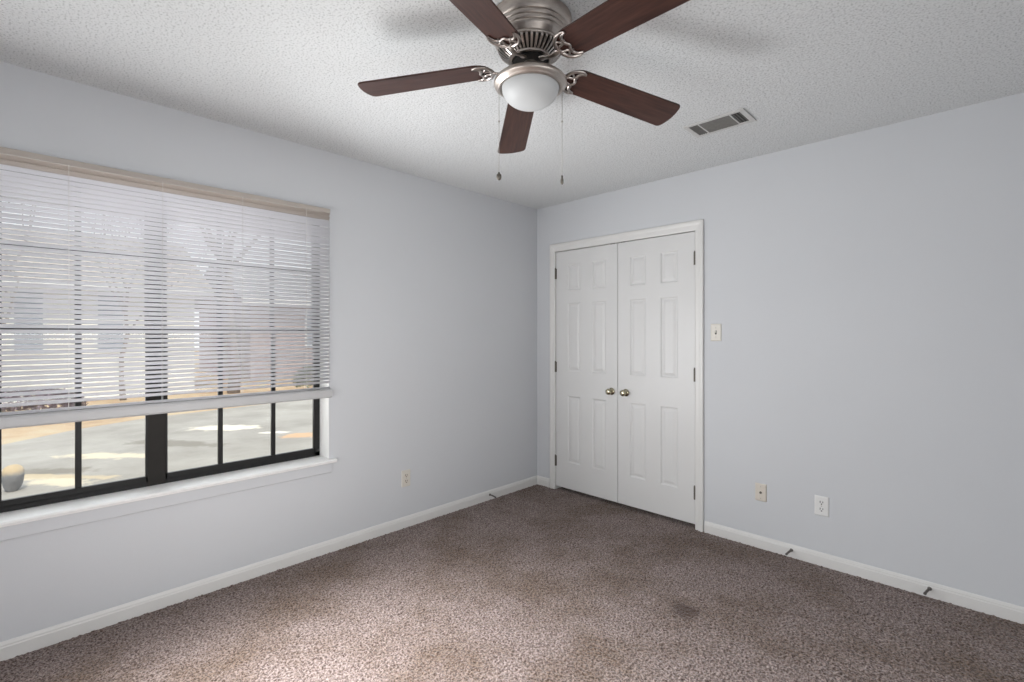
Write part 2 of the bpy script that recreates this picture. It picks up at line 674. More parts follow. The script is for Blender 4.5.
# baseboards (height 9 cm, eased top)
BP = [(0, 0), (0.012, 0), (0.012, 0.052), (0.0095, 0.057), (0.0095, 0.063), (0.006, 0.071), (0.0035, 0.075), (0, 0.075)]
bm = bmesh.new()
prism(bm, BP, 1, YR, 0)
struct(done('baseboard_left', bm, M['trim']), 'white baseboard along the foot of the window wall', 'baseboard')
bm = bmesh.new()
prism(bm, [(-a, z) for a, z in BP], 0, 0, 0.150)
prism(bm, [(-a, z) for a, z in BP], 0, 1.5055, XN)
struct(done('baseboard_right', bm, M['trim']), 'white baseboard along the foot of the closet wall', 'baseboard')
bm = bmesh.new()
prism(bm, [(XN - a, z) for a, z in BP], 1, YR, 0)
struct(done('baseboard_near', bm, M['trim']), 'white baseboard behind the camera opposite the window', 'baseboard')
bm = bmesh.new()
prism(bm, [(YR + a, z) for a, z in BP], 0, 0, XN)
struct(done('baseboard_rear', bm, M['trim']), 'white baseboard behind the camera opposite the closet', 'baseboard')

# ------------------------------------------------------------------ closet doors
# casing with a moulded section, mitred at the corners
bm = bmesh.new()
CW = 0.057
sec = [(0, 0), (0, 0.008), (0.006, 0.0105), (0.030, 0.013), (0.040, 0.0165), (0.052, 0.0165), (0.057, 0.013), (0.057, 0)]   # (outwards, thickness)
cx0, cx1, cz = 0.2125, 1.4415, 2.036
rows = []
for s, d in sec:
    rows.append([bm.verts.new((cx0 - s, -d, 0)), bm.verts.new((cx0 - s, -d, cz + s * 1.18)),
                 bm.verts.new((cx1 + s, -d, cz + s * 1.18)), bm.verts.new((cx1 + s, -d, 0))])
for a, b in zip(rows, rows[1:] + rows[:1]):
    for i in range(3):
        bm.faces.new((a[i], a[i + 1], b[i + 1], b[i]))
bm.faces.new([r[0] for r in rows])
bm.faces.new([r[3] for r in rows])
casing = done('trim_1', bm, M['trim'])
struct(casing, 'white moulded casing framing the closet double doors', 'trim')
bm = bmesh.new()
box(bm, DX0, cx0 + 0.0005, 0, 0.12, 0, DZ)
box(bm, cx1 - 0.0005, DX1, 0, 0.12, 0, DZ)
box(bm, DX0, DX1, 0, 0.12, cz - 0.0005, DZ)
box(bm, cx0, cx1, 0.045, 0.065, 2.012, cz)         # door stop strip at the head
done('jamb', bm, M['trim'], casing)


def door_mesh(W, Z0, Z1, mirror):
    cols = [0.103, 0.236, 0.352, 0.486]
    if mirror:
        cols = [W - c for c in reversed(cols)]
    xs = [0] + cols + [W]
    zs = [Z0, 0.250, 0.813, 1.017, 1.594, 1.694, 1.918, Z1]
    bm = bmesh.new()
    vg = {}

    def V(x, y, z):
        k = (round(x, 5), round(y, 5), round(z, 5))
        if k not in vg:
            vg[k] = bm.verts.new((x, y, z))
        return vg[k]
    for i in range(5):
        for j in range(7):
            a, b, c, d = xs[i], xs[i + 1], zs[j], zs[j + 1]
            if i in (1, 3) and j in (1, 3, 5):
                steps = [(0, 0), (0.004, 0.0015), (0.009, 0.0065), (0.014, 0.0075), (0.018, 0.0075), (0.034, 0.0025), (0.037, 0.0020)]
                prev = None
                for ins, dep in steps:
                    ring = [V(a + ins, dep, c + ins), V(b - ins, dep, c + ins), V(b - ins, dep, d - ins), V(a + ins, dep, d - ins)]
                    if prev:
                        for k in range(4):
                            bm.faces.new((prev[k], prev[(k + 1) % 4], ring[(k + 1) % 4], ring[k]))
                    prev = ring
                bm.faces.new(prev)
            else:
                bm.faces.new((V(a, 0, c), V(b, 0, c), V(b, 0, d), V(a, 0, d)))
    T = 0.035
    for i in range(5):
        bm.faces.new((V(xs[i], 0, Z0), V(xs[i + 1], 0, Z0), V(xs[i + 1], T, Z0), V(xs[i], T, Z0)))
        bm.faces.new((V(xs[i], 0, Z1), V(xs[i + 1], 0, Z1), V(xs[i + 1], T, Z1), V(xs[i], T, Z1)))
    for j in range(7):
        bm.faces.new((V(0, 0, zs[j]), V(0, 0, zs[j + 1]), V(0, T, zs[j + 1]), V(0, T, zs[j])))
        bm.faces.new((V(W, 0, zs[j]), V(W, 0, zs[j + 1]), V(W, T, zs[j + 1]), V(W, T, zs[j])))
    bm.faces.new([V(x, T, Z0) for x in xs] + [V(W, T, z) for z in zs[1:]] + [V(x, T, Z1) for x in reversed(xs[:-1])] + [V(0, T, z) for z in reversed(zs[1:-1])])
    return bm


def knob_bm(x, y, z):
    bm = bmesh.new()
    prof = [(0.0, 0.0), (0.031, 0.0), (0.032, 0.003), (0.029, 0.007), (0.019, 0.010), (0.012, 0.013), (0.0105, 0.024),
            (0.013, 0.029), (0.020, 0.033), (0.0262, 0.041), (0.0275, 0.049), (0.0255, 0.057), (0.019, 0.063), (0.010, 0.0655), (0.0, 0.066)]
    lathe(bm, [(r * 0.9, h * 0.92) for r, h in prof], 28, cap=False, c=(x, y, z), axis='-y')
    return bm


def hinge_bm(x, y, z, side):
    bm = bmesh.new()
    box(bm, min(x, x + side * 0.010), max(x, x + side * 0.010), y - 0.0015, y + 0.002, z - 0.044, z + 0.044, 0.0006)
    for k in range(5):
        za = z - 0.044 + k * 0.0178
        lathe(bm, [(0.0052, za), (0.0058, za + 0.001), (0.0058, za + 0.0162), (0.0052, za + 0.0172)], 12, c=(x, y - 0.006, 0))
    lathe(bm, [(0.003, z + 0.044), (0.0062, z + 0.046), (0.0045, z + 0.051), (0, z + 0.052)], 12, cap=False, c=(x, y - 0.006, 0))
    return bm


DY = 0.002
for nm, x0, mir, lab in (('door_1', 0.2165, True, 'left leaf of the white six panel closet double doors'),
                         ('door_2', 0.8285, False, 'right leaf of the white six panel closet double doors')):
    W = 0.6075
    d = done(nm, door_mesh(W, 0.032, 2.030, mir), M['door'], loc=(x0, DY, 0))
    struct(d, lab, 'door')
    kx = W - 0.052 if mir else 0.070
    k = done('door_knob', knob_bm(kx, 0, 0.885), M['brass'], d, smooth=True, angle=50)
    k['label'] = 'polished brass knob'
    for hz in (1.846, 1.050, 0.247):
        hx = -0.002 if mir else W + 0.002
        done('hinge', hinge_bm(hx, -0.003, hz, 1 if mir else -1), M['hinge'], d, smooth=True, angle=35)
    bm = bmesh.new()
    cxp = W - 0.045 if mir else 0.045
    box(bm, cxp - 0.018, cxp + 0.018, -0.001, 0.020, 2.0295, 2.0330, 0.0005)
    done('ball_catch', bm, M['hinge'], d)

# ------------------------------------------------------------------ window
win = empty('window_1', (0, (WY0 + WY1) / 2, WZ0))
struct(win, 'wide twin window with dark bronze frames and a white sill', 'window')
wy = (WY0 + WY1) / 2


def wdone(name, bm, mat, parent=win, **kw):
    for v in bm.verts:
        v.co -= Vector((0, wy, WZ0))
    return done(name, bm, mat, parent, **kw)


SZ = 0.570                     # top of the sill board
FX0, FX1 = -0.155, -0.122      # frame depth range
bm = bmesh.new()
box(bm, FX0, FX1, WY1 - 0.034, WY1, SZ, WZ1, 0.002)
box(bm, FX0, FX1, WY0, WY0 + 0.034, SZ, WZ1, 0.002)
box(bm, FX0, FX1, WY0, WY1, SZ, SZ + 0.026, 0.002)
box(bm, FX0, FX1, WY0, WY1, WZ1 - 0.035, WZ1, 0.002)
wdone('window_frame', bm, M['frame'])
bm = bmesh.new()
box(bm, -0.157, -0.1205, -2.786, -2.711, SZ, WZ1 - 0.003, 0.002)
o = wdone('mullion', bm, M['mull'])
o['label'] = 'wide dark brown mullion between the two sashes'


def sash(y0, y1, z0, z1, x0, x1, rail_b, rail_t, munts, stile=0.010):
    bm = bmesh.new()
    box(bm, x0, x1, y0, y0 + stile, z0, z1, 0.0015)
    box(bm, x0, x1, y1 - stile, y1, z0, z1, 0.0015)
    box(bm, x0, x1, y0, y1, z0, z0 + rail_b, 0.0015)
    box(bm, x0, x1, y0, y1, z1 - rail_t, z1, 0.0015)
    s = wdone('sash', bm, M['frame'])
    bm = bmesh.new()
    ya, yb, za, zb = y0 + stile, y1 - stile, z0 + rail_b, z1 - rail_t
    xm = (x0 + x1) / 2
    for yy in munts:
        box(bm, xm - 0.008, x1 - 0.001, yy - 0.0115, yy + 0.0115, za, zb, 0.002)
    zz = (za + zb) / 2 if z0 < 1 else 1.7215
    box(bm, xm - 0.008, x1 - 0.001, ya, yb, zz - 0.0105, zz + 0.0105, 0.002)
    wdone('muntin_grid', bm, M['frame'], s)
    bm = bmesh.new()
    box(bm, xm - 0.002, xm + 0.002, ya - 0.004, yb + 0.004, za - 0.004, zb + 0.004)
    wdone('pane', bm, M['glass'], s)


for y0, y1, mu in ((WY0 + 0.030, -2.784, (-3.044, -3.300)), (-2.713, WY1 - 0.030, (-2.463, -2.188))):
    sash(y0, y1, SZ + 0.020, 1.362, -0.142, -0.122, 0.030, 0.030, mu)
    sash(y0, y1, 1.338, WZ1 - 0.030, -0.158, -0.1425, 0.030, 0.022, mu)

# sill board with horns, apron below
bm = bmesh.new()
nose = [(-0.156, WZ0), (-0.156, SZ), (0.020, SZ - 0.002), (0.026, SZ - 0.005), (0.028, SZ - 0.010), (0.024, WZ0 - 0.004), (0.0, WZ0 - 0.004), (0.0, WZ0)]
prism(bm, nose, 1, WY0, WY1)
prism(bm, [(0.0, WZ0 - 0.004), (0.0, SZ - 0.002)] + nose[2:6], 1, WY1, WY1 + 0.040)
prism(bm, [(0.0, WZ0 - 0.004), (0.0, SZ - 0.002)] + nose[2:6], 1, WY0 - 0.040, WY0)
wdone('window_sill', bm, M['sill'])
bm = bmesh.new()
prism(bm, [(0, WZ0 - 0.004), (0.011, WZ0 - 0.004), (0.011, 0.492), (0.008, 0.486), (0, 0.486)], 1, WY0 - 0.012, WY1 + 0.012)
wdone('apron', bm, M['wall'])
# white return boards lining the opening
bm = bmesh.new()
box(bm, FX1, 0.0005, WY1 - 0.0025, WY1 + 0.001, SZ, WZ1 + 0.001)
box(bm, FX1, 0.0005, WY0 - 0.001, WY0 + 0.0025, SZ, WZ1 + 0.001)
box(bm, FX1, 0.0005, WY0, WY1, WZ1 - 0.0025, WZ1 + 0.001)
wdone('return_lining', bm, M['sill'])

# ------------------------------------------------------------------ blind
BY0, BY1 = WY0 + 0.004, WY1 - 0.004
bl = empty('window_blind', (0.018, wy, WZ1 - 0.003))
tag(bl, 'raised white horizontal mini blind hanging in the wide window', 'blind')


def bdone(name, bm, mat, parent=bl, **kw):
    for v in bm.verts:
        v.co -= Vector((0.018, wy, WZ1 - 0.003))
    return done(name, bm, mat, parent, **kw)


bm = bmesh.new()
box(bm, 0.004, 0.030, BY0, BY1, 2.060, 2.0852, 0.002)
bdone('head_rail', bm, M['headrail'])

bm = bmesh.new()
pitch = 0.0215
ztop, zbot = 2.050, 1.022
ns = int((ztop - zbot) / pitch) + 1
rs = random.Random(3)


def slat(bm, z, th, yaw=0.0, mat=0, sag=0.0):
    n = 4
    rows = []
    for e, y in ((0, BY0), (1, BY1)):
        rt, rb = [], []
        for k in range(n + 1):
            s = -0.5 + k / n                       # -0.5 outer edge, 0.5 room edge
            crown = 0.0022 * (1 - 4 * s * s)
            lx, lz = 0.0255 * s, crown
            x = lx * cos(th) - lz * sin(th)
            zz = lx * sin(th) + lz * cos(th)
            dz = yaw * (e - 0.5)
            rt.append(bm.verts.new((0.018 + x, y, z + zz + dz)))
            rb.append(bm.verts.new((0.018 + x + 0.0004 * sin(th), y, z + zz + dz - 0.0006)))
        rows.append((rt, rb))
    (at, ab), (bt, bb) = rows
    fs = []
    for k in range(n):
        fs.append(bm.faces.new((at[k], at[k + 1], bt[k + 1], bt[k])))
        fs.append(bm.faces.new((ab[k], ab[k + 1], bb[k + 1], bb[k])))
    fs.append(bm.faces.new((at[0], bt[0], bb[0], ab[0])))
    fs.append(bm.faces.new((at[n], bt[n], bb[n], ab[n])))
    fs.append(bm.faces.new(at + ab[::-1]))
    fs.append(bm.faces.new(bt + bb[::-1]))
    for f in fs:
        f.material_index = mat
        f.smooth = True


for i in range(ns):
    z = ztop - i * pitch
    slat(bm, z, R(39) + rs.uniform(-0.03, 0.03), rs.uniform(-0.0012, 0.0012), 1 if i < 2 else 0)
for i in range(4):                                 # slats stacked on the raised rail
    slat(bm, 1.0005 + i * 0.0032, R(8), 0, 0)
bdone('slats', bm, [M['slat'], M['slat_tan']])
bm = bmesh.new()
prism(bm, [(0.006, 0.946), (0.030, 0.946), (0.0355, 0.949), (0.038, 0.955), (0.038, 0.982), (0.035, 0.991), (0.028, 0.997), (0.008, 0.997), (0.001, 0.990), (-0.001, 0.980), (-0.001, 0.953)], 1, BY0 - 0.003, BY1 + 0.007)
bdone('bottom_rail', bm, M['rail'])
for yy in (-3.44, -3.085, -2.75, -2.398, -2.06):
    bm = bmesh.new()
    for x in (0.0065, 0.0305):
        tube(bm, [(x, yy, 2.062), (x, yy, 1.5), (x, yy, 0.972)], 0.0008, 5)
    bdone('ladder_cord', bm, M['cord'])

# ------------------------------------------------------------------ ceiling fan
FXc, FYc = 1.7083, -1.9635
fan = empty('ceiling_fan', (FXc, FYc, H))
tag(fan, 'five blade ceiling fan with brushed nickel housing and an unlit bowl light', 'ceiling fan')


def Z(z):
    return z - H


bm = bmesh.new()
prof = [(0.140, H - 0.0005), (0.146, H - 0.003), (0.146, H - 0.014), (0.1445, H - 0.022), (0.141, H - 0.031), (0.1375, H - 0.037)]
for q in range(3):                     # three turned grooves
    zg, rg = 2.401 - 0.0145 * q, 0.1365 - 0.0035 * q
    prof += [(rg, zg + 0.001), (rg - 0.003, zg - 0.0005), (rg - 0.003, zg - 0.003), (rg - 0.0008, zg - 0.0045), (rg - 0.0022, zg - 0.011)]
prof += [(0.1245, 2.358), (0.1195, 2.349), (0.1155, 2.3445), (0.1165, 2.342), (0.1168, 2.339), (0.1145, 2.3355), (0.090, 2.3355)]
lathe(bm, [(r, Z(z)) for r, z in prof], 72)
hs = done('housing', bm, M['nickel'], fan, smooth=True, angle=40)
# radial vent slots under the motor
bm = bmesh.new()
lathe(bm, [(0.108, Z(2.3355)), (0.104, Z(2.332)), (0.070, Z(2.306)), (0.055, Z(2.306)), (0.055, Z(2.3355))], 64)
done('motor_core', bm, M['black'], fan, smooth=True, angle=40)
bm = bmesh.new()
nf = 40
for i in range(nf):
    a = 2 * pi * i / nf
    c, s = cos(a), sin(a)
    pts = []
    for r, z, hw in ((0.113, 2.337, 0.0042), (0.111, 2.328, 0.0042), (0.092, 2.313, 0.0036), (0.072, 2.300, 0.003)):
        pts.append((r, z, hw))
    prev = None
    for r, z, hw in pts:
        ring = [bm.verts.new((r * c - hw * s, r * s + hw * c, Z(z))), bm.verts.new((r * c + hw * s, r * s - hw * c, Z(z))),
                bm.verts.new((r * c + hw * s, r * s - hw * c, Z(z + 0.006))), bm.verts.new((r * c - hw * s, r * s + hw * c, Z(z + 0.006)))]
        if prev:
            for k in range(4):
                bm.faces.new((prev[k], prev[(k + 1) % 4], ring[(k + 1) % 4], ring[k]))
        else:
            bm.faces.new(ring)
        prev = ring
    bm.faces.new(prev)
lathe(bm, [(0.076, Z(2.303)), (0.076, Z(2.296)), (0.066, Z(2.296)), (0.066, Z(2.303)), (0.076, Z(2.303))], 56, cap=False)
done('vent_ring', bm, M['iron'], fan)
# flywheel the irons bolt to
bm = bmesh.new()
lathe(bm, [(0.0, Z(2.307)), (0.060, Z(2.307)), (0.060, Z(2.292)), (0.050, Z(2.290)), (0.0, Z(2.290))], 40, cap=False)
done('flywheel', bm, M['black'], fan, smooth=True, angle=40)
# switch cup / neck
bm = bmesh.new()
lathe(bm, [(0.0, Z(2.297)), (0.026, Z(2.297)), (0.027, Z(2.285)), (0.027, Z(2.268)), (0.040, Z(2.258)), (0.0, Z(2.258))], 40, cap=False)
done('neck', bm, M['nickel'], fan, smooth=True, angle=40)
# light fitter pan
bm = bmesh.new()
prof = [(0.026, 2.266), (0.034, 2.262), (0.050, 2.256), (0.078, 2.249), (0.098, 2.241), (0.112, 2.234), (0.122, 2.229), (0.1290, 2.222), (0.1298, 2.216),
        (0.127, 2.210), (0.1195, 2.207), (0.1165, 2.203), (0.1135, 2.200), (0.1085, 2.1985), (0.104, 2.1995), (0.1025, 2.204), (0.1025, 2.215), (0.060, 2.235), (0.026, 2.240)]
lathe(bm, [(r, Z(z)) for r, z in prof], 72)
done('light_pan', bm, M['nickel'], fan, smooth=True, angle=45)
bm = bmesh.new()
gz, gd, gr = 2.2035, 0.069, 0.1015
prof = [(gr - 0.004, gz + 0.012), (gr, gz + 0.004)]
for i in range(0, 19):
    a = pi / 2 * i / 18
    prof.append((gr * cos(a) ** 0.92 if i < 18 else 0, gz - gd * sin(a)))
lathe(bm, [(r, Z(z)) for r, z in prof], 64, cap=False)
done('glass_bowl', bm, M['opal'], fan, smooth=True)

PH, PIT, WTIP, WROOT, DROOP, TX, TY = 3.7137, -0.1887, 0.137, 0.1155, 0.051, 0.0265, -0.0655
RB, HUBZ = 0.635, 2.2779


def width(r):
    return WROOT + (WTIP - WROOT) * (r - 0.2) / (RB - 0.2)


def blade_outline():
    pts = []
    # root: rounded end
    for i in range(0, 13):
        a = pi / 2 + pi * i / 12
        hw = width(0.2) / 2
        pts.append((0.197 + 0.056 * cos(a), hw * sin(a) * (0.995)))
    # lower long edge, tip with rounded corners and a slightly bowed end
    hw = width(RB - 0.02) / 2
    rc = 0.020
    for i in range(0, 6):
        a = -pi / 2 + pi / 2 * i / 5
        pts.append((RB + 0.007 - rc + rc * cos(a), -hw + rc + rc * sin(a)))
    for t in (-0.5, 0, 0.5):
        pts.append((RB + 0.007 + 0.007 * (1 - t * t), t * (hw - rc)))
    for i in range(0, 6):
        a = pi / 2 * i / 5
        pts.append((RB + 0.007 - rc + rc * cos(a), hw - rc + rc * sin(a)))
    return pts


def blade_bm():
    bm = bmesh.new()
    out = blade_outline()
    T = 0.0032
    top = [bm.verts.new((x, y, T)) for x, y in out]
    bot = [bm.verts.new((x, y, -T)) for x, y in out]
    bm.faces.new(top)
    fb = bm.faces.new(bot)
    n = len(out)
    for i in range(n):
        bm.faces.new((top[i], top[(i + 1) % n], bot[(i + 1) % n], bot[i]))
    es = [e for e in bm.edges if (e.verts[0] in bot and e.verts[1] in bot) or (e.verts[0] in top and e.verts[1] in top)]
    bmesh.ops.bevel(bm, geom=es, offset=0.0016, segments=2, affect='EDGES')
    return bm


def iron_bm():
    """scrolled crescent bracket under the blade root, with the arm back to the motor"""
    bm = bmesh.new()
    z = -0.0075
    fl = ((0, 0, 1), 0.75)
    outer = [(0.203, 0.050, z), (0.187, 0.0545, z), (0.165, 0.049, z), (0.148, 0.034, z), (0.139, 0.012, z), (0.139, -0.012, z), (0.148, -0.034, z), (0.165, -0.049, z), (0.187, -0.0545, z), (0.203, -0.050, z)]
    pts = spline(outer, 5)
    m = len(pts)
    tube(bm, pts, [0.0042 + 0.0030 * sin(pi * i / (m - 1)) for i in range(m)], 8, flat=fl)
    for s in (1, -1):
        inner = [(0.204, s * 0.050, z), (0.186, s * 0.0435, z), (0.176, s * 0.030, z), (0.176, s * 0.016, z), (0.183, s * 0.004, z), (0.184, 0, z)]
        tube(bm, spline(inner, 5), 0.0052, 8, flat=fl)
        tube(bm, spline([(0.140, s * 0.004, z), (0.150, s * 0.012, z), (0.164, s * 0.014, z), (0.176, s * 0.022, z)], 4), 0.0046, 8, flat=fl)
        tube(bm, spline([(0.150, s * 0.034, z), (0.160, s * 0.030, z), (0.168, s * 0.020, z)], 4), 0.0036, 8, flat=fl)
        lathe(bm, [(0.0, z - 0.0045), (0.004, z - 0.004), (0.0055, z - 0.001), (0.0055, z + 0.004)], 10, c=(0.178, s * 0.024, 0), cap=False)
    # arm: bows down and climbs to the flywheel
    arm = spline([(0.142, 0, z), (0.122, 0, z - 0.006), (0.098, 0, z - 0.005), (0.074, 0, z + 0.005), (0.052, 0, z + 0.010)], 5)
    m = len(arm)
    tube(bm, arm, [0.0125 - 0.004 * sin(pi * i / (m - 1)) for i in range(m)], 10, flat=((0, 0, 1), 0.38))
    return bm


hubloc = Vector((0, 0, Z(HUBZ)))
blade_src = iron_src = None
for k in range(5):
    a = PH - k * 2 * pi / 5
    e = Vector((cos(a), sin(a), TX * cos(a) + TY * sin(a) - DROOP))
    t0 = Vector((-sin(a), cos(a), 0))
    tt = t0 * cos(PIT) + Vector((0, 0, sin(PIT)))
    tt.z += TX * t0.x + TY * t0.y
    e.normalize()
    tt = (tt - e * tt.dot(e)).normalized()
    nn = e.cross(tt)
    mat = Matrix((e, tt, nn)).transposed().to_4x4()
    mat.translation = hubloc + Vector((0, 0, DROOP * 0.15))
    if blade_src is None:
        b = blade_src = done('blade', blade_bm(), M['wood'], fan)
        ir = iron_src = done('blade_iron', iron_bm(), M['iron'], b, smooth=True, angle=50)
        ir['label'] = 'silver scrolled bracket'
    else:
        b = blade_src.copy()
        COL.objects.link(b)
        ir = iron_src.copy()
        COL.objects.link(ir)
        ir.parent = b
    b.matrix_local = mat

# pull chains (fall from the rim of the pan, left and right as seen from the door)
yaw = 0.77704
rt = Vector((cos(yaw), sin(yaw), 0))
for sgn, zb, nm in ((-0.1115, 1.893, 0), (0.1125, 1.877, 1)):
    p = rt * sgn
    bm = bmesh.new()
    zz = 2.209
    tube(bm, [(p.x, p.y, Z(2.212)), (p.x, p.y, Z(2.05)), (p.x, p.y, Z(zb + 0.012))], 0.0008, 6)
    k = 0
    while zz > zb + 0.014:
        bmesh.ops.create_icosphere(bm, subdivisions=1, radius=0.0012, matrix=Matrix.Translation((p.x, p.y, Z(zz))))
        zz -= 0.0048
    bmesh.ops.create_icosphere(bm, subdivisions=2, radius=0.0036, matrix=Matrix.Translation((p.x, p.y, Z(2.084))))
    ch = done('pull_chain', bm, M['screw'], fan, smooth=True)
    bm = bmesh.new()
    if nm == 0:     # small round fob
        lathe(bm, [(0, 0.012), (0.003, 0.011), (0.004, 0.006), (0.0085, 0.002), (0.0092, -0.006), (0.0075, -0.013), (0.0035, -0.017), (0, -0.018)], 16, cap=False, c=(p.x, p.y, Z(zb)))
    else:           # slim bar fob
        lathe(bm, [(0, 0.016), (0.003, 0.015), (0.0035, 0.006), (0.0055, 0.000), (0.0055, -0.011), (0.003, -0.016), (0, -0.017)], 16, cap=False, c=(p.x, p.y, Z(zb)))
    done('fob', bm, M['hinge'], ch, smooth=True)

# ------------------------------------------------------------------ ceiling vent
VX0, VX1, VY0, VY1 = 1.700, 2.010, -0.745, -0.558
vent = empty('ceiling_vent', ((VX0 + VX1) / 2, (VY0 + VY1) / 2, H))
tag(vent, 'white rectangular air register with grey louvers in the ceiling', 'air vent')
vc = Vector(((VX0 + VX1) / 2, (VY0 + VY1) / 2, H))


def vdone(name, bm, mat, parent=vent):
    for v in bm.verts:
        v.co -= vc
    return done(name, bm, mat, parent)


bm = bmesh.new()
fw = 0.022
zf0 = H - 0.0065
ix0, ix1, iy0, iy1 = VX0 + fw, VX1 - fw - 0.004, VY0 + fw, VY1 - fw
for (xa, xb, ya, yb) in ((VX0, VX1, VY0, iy0), (VX0, VX1, iy1, VY1), (VX0, ix0, iy0, iy1), (ix1, VX1, iy0, iy1)):
    box(bm, xa, xb, ya, yb, zf0, H - 0.0004, 0.0015)
dx1 = ix0 + (ix1 - ix0) * 0.19
dx2 = ix0 + (ix1 - ix0) * 0.81
for dx in (dx1, dx2):
    box(bm, dx - 0.0035, dx + 0.0035, iy0, iy1, zf0 + 0.001, H - 0.0004, 0.001)
vdone('vent_frame', bm, M['ventwhite'])
bm = bmesh.new()
box(bm, ix0 + 0.0005, ix1 - 0.0005, iy0 + 0.0005, iy1 - 0.0005, H - 0.0016, H - 0.0006)
vdone('duct_backing', bm, M['black'])  # black sheet standing in for the dark of the duct
bm = bmesh.new()
yaxis_n = 9
for k in range(yaxis_n):           # middle bank, blades run along x
    yc = iy0 + (k + 0.5) * (iy1 - iy0) / yaxis_n
    hw = (iy1 - iy0) / yaxis_n * 0.5
    prism(bm, [(yc + hw * 0.9, zf0 + 0.0005), (yc + hw * 0.75, zf0 + 0.0005), (yc - hw * 0.9, H - 0.002), (yc - hw * 0.75, H - 0.002)], 0, dx1 + 0.004, dx2 - 0.004)
for k in range(4):                 # left bank turned to show its faces
    xa, xb = ix0, dx1 - 0.004
    xc = xa + (k + 0.5) * (xb - xa) / 4
    hw = (xb - xa) / 4 * 0.5
    prism(bm, [(xc - hw * 0.9, zf0 + 0.0005), (xc - hw * 0.75, zf0 + 0.0005), (xc + hw * 0.9, H - 0.002), (xc + hw * 0.75, H - 0.002)], 1, iy0, iy1)
for k in range(3):                 # right bank turned the other way, open towards the room
    xa, xb = dx2 + 0.006, ix1
    xc = xa + (k + 0.5) * (xb - xa) / 3
    prism(bm, [(xc + 0.0027, zf0 + 0.002), (xc + 0.0031, zf0 + 0.002), (xc - 0.0027, H - 0.002), (xc - 0.0031, H - 0.002)], 1, iy0, iy1)
vdone('louvers', bm, M['ventdust'])

# ------------------------------------------------------------------ wall plates


def plate_bm(w, h, d=0.006):
    """plate in x-z, back on y=0, front at y=-d"""
    bm = bmesh.new()
    prof = [(0, 0), (0, 0.0025), (0.003, 0.005), (0.006, 0.006)]
    prev = None
    for ins, dep in prof:
        dep = dep * d / 0.006
        x, z = w / 2 - ins, h / 2 - ins
        ring = [bm.verts.new((-x, -dep, -z)), bm.verts.new((x, -dep, -z)), bm.verts.new((x, -dep, z)), bm.verts.new((-x, -dep, z))]
        if prev:
            for k in range(4):
                bm.faces.new((prev[k], prev[(k + 1) % 4], ring[(k + 1) % 4], ring[k]))
        else:
            bm.faces.new(ring)
        prev = ring
    bm.faces.new(prev)
    return bm


def screw(parent, x, z, y=-0.006):
    bm = bmesh.new()
    lathe(bm, [(0.0032, 0), (0.0030, 0.0008), (0.0018, 0.0013), (0, 0.0014)], 12, cap=False, c=(x, y + 0.0003, z), axis='-y')
    done('screw', bm, M['screw'], parent, smooth=True)


def receptacle(parent, z, mat, dark):
    bm = bmesh.new()
    out = []
    for i in range(24):
        a = 2 * pi * i / 24
        x, zz = 0.0172 * cos(a), 0.0172 * sin(a)
        out.append((max(-0.0168, min(0.0168, x)), z + max(-0.0135, min(0.0135, zz))))
    prism(bm, out, 1, -0.0058, -0.0078)
    r = done('receptacle', bm, mat, parent)
    bm = bmesh.new()
    box(bm, -0.0086, -0.0050, -0.0081, -0.0074, z - 0.002, z + 0.0095)
    box(bm, 0.0050, 0.0084, -0.0081, -0.0074, z - 0.0015, z + 0.0085)
    lathe(bm, [(0.0036, 0), (0.0036, 0.0007), (0, 0.0007)], 12, cap=False, c=(0, -0.0074, z - 0.0080), axis='-y')
    done('socket_slots', bm, dark, r)


# light switch by the closet
sw = empty('light_switch', (1.580, 0, 1.341))
tag(sw, 'ivory toggle light switch plate on the wall beside the closet casing', 'light switch')
done('switch_plate', plate_bm(0.070, 0.114), M['ivory'], sw)
bm = bmesh.new()
box(bm, -0.0055, 0.0055, -0.0072, -0.0058, -0.0125, 0.0125, 0.0004)
done('toggle_slot', bm, M['slot'], sw)
bm = bmesh.new()
prism(bm, [(-0.0066, -0.004), (-0.0066, 0.008), (-0.016, 0.0115), (-0.0165, 0.006)], 0, -0.0042, 0.0042)
done('toggle', bm, M['ivory'], sw)
screw(sw, 0, 0.030)
screw(sw, 0, -0.030)

# cable jack plate
cj = empty('cable_jack', (1.857, 0, 0.347))
tag(cj, 'almond cable jack plate with one centre connector low on closet wall', 'wall plate')
done('jack_plate', plate_bm(0.066, 0.108, 0.008), M['almond'], cj)
bm = bmesh.new()
lathe(bm, [(0.0075, 0), (0.0075, 0.003), (0.0048, 0.003), (0.0048, 0.011), (0.0030, 0.011), (0.0030, 0.009), (0, 0.009)], 16, cap=False, c=(0, -0.0078, 0), axis='-y')
done('coax_connector', bm, M['hinge'], cj, smooth=True, angle=35)
screw(cj, 0, 0.036, -0.008)
screw(cj, 0, -0.036, -0.008)

# duplex outlets
po = empty('power_outlet', (2.183, 0, 0.343))
tag(po, 'white duplex outlet plate with dark sockets right of the almond jack', 'outlet')
done('outlet_plate', plate_bm(0.072, 0.112, 0.0065), M['white_pl'], po)
for z in (0.0195, -0.0195):
    receptacle(po, z, M['white_pl'], M['slot'])
screw(po, 0, 0, -0.0065)

po2 = empty('power_outlet', (0, -1.364, 0.337), (0, 0, R(90)))
tag(po2, 'ivory duplex outlet plate low on the window wall beyond the sill', 'outlet')
done('outlet_plate', plate_bm(0.070, 0.114), M['ivory'], po2)
for z in (0.0195, -0.0195):
    receptacle(po2, z, M['almond'], M['hinge'])
screw(po2, 0, 0)

# spring door stops on the baseboards


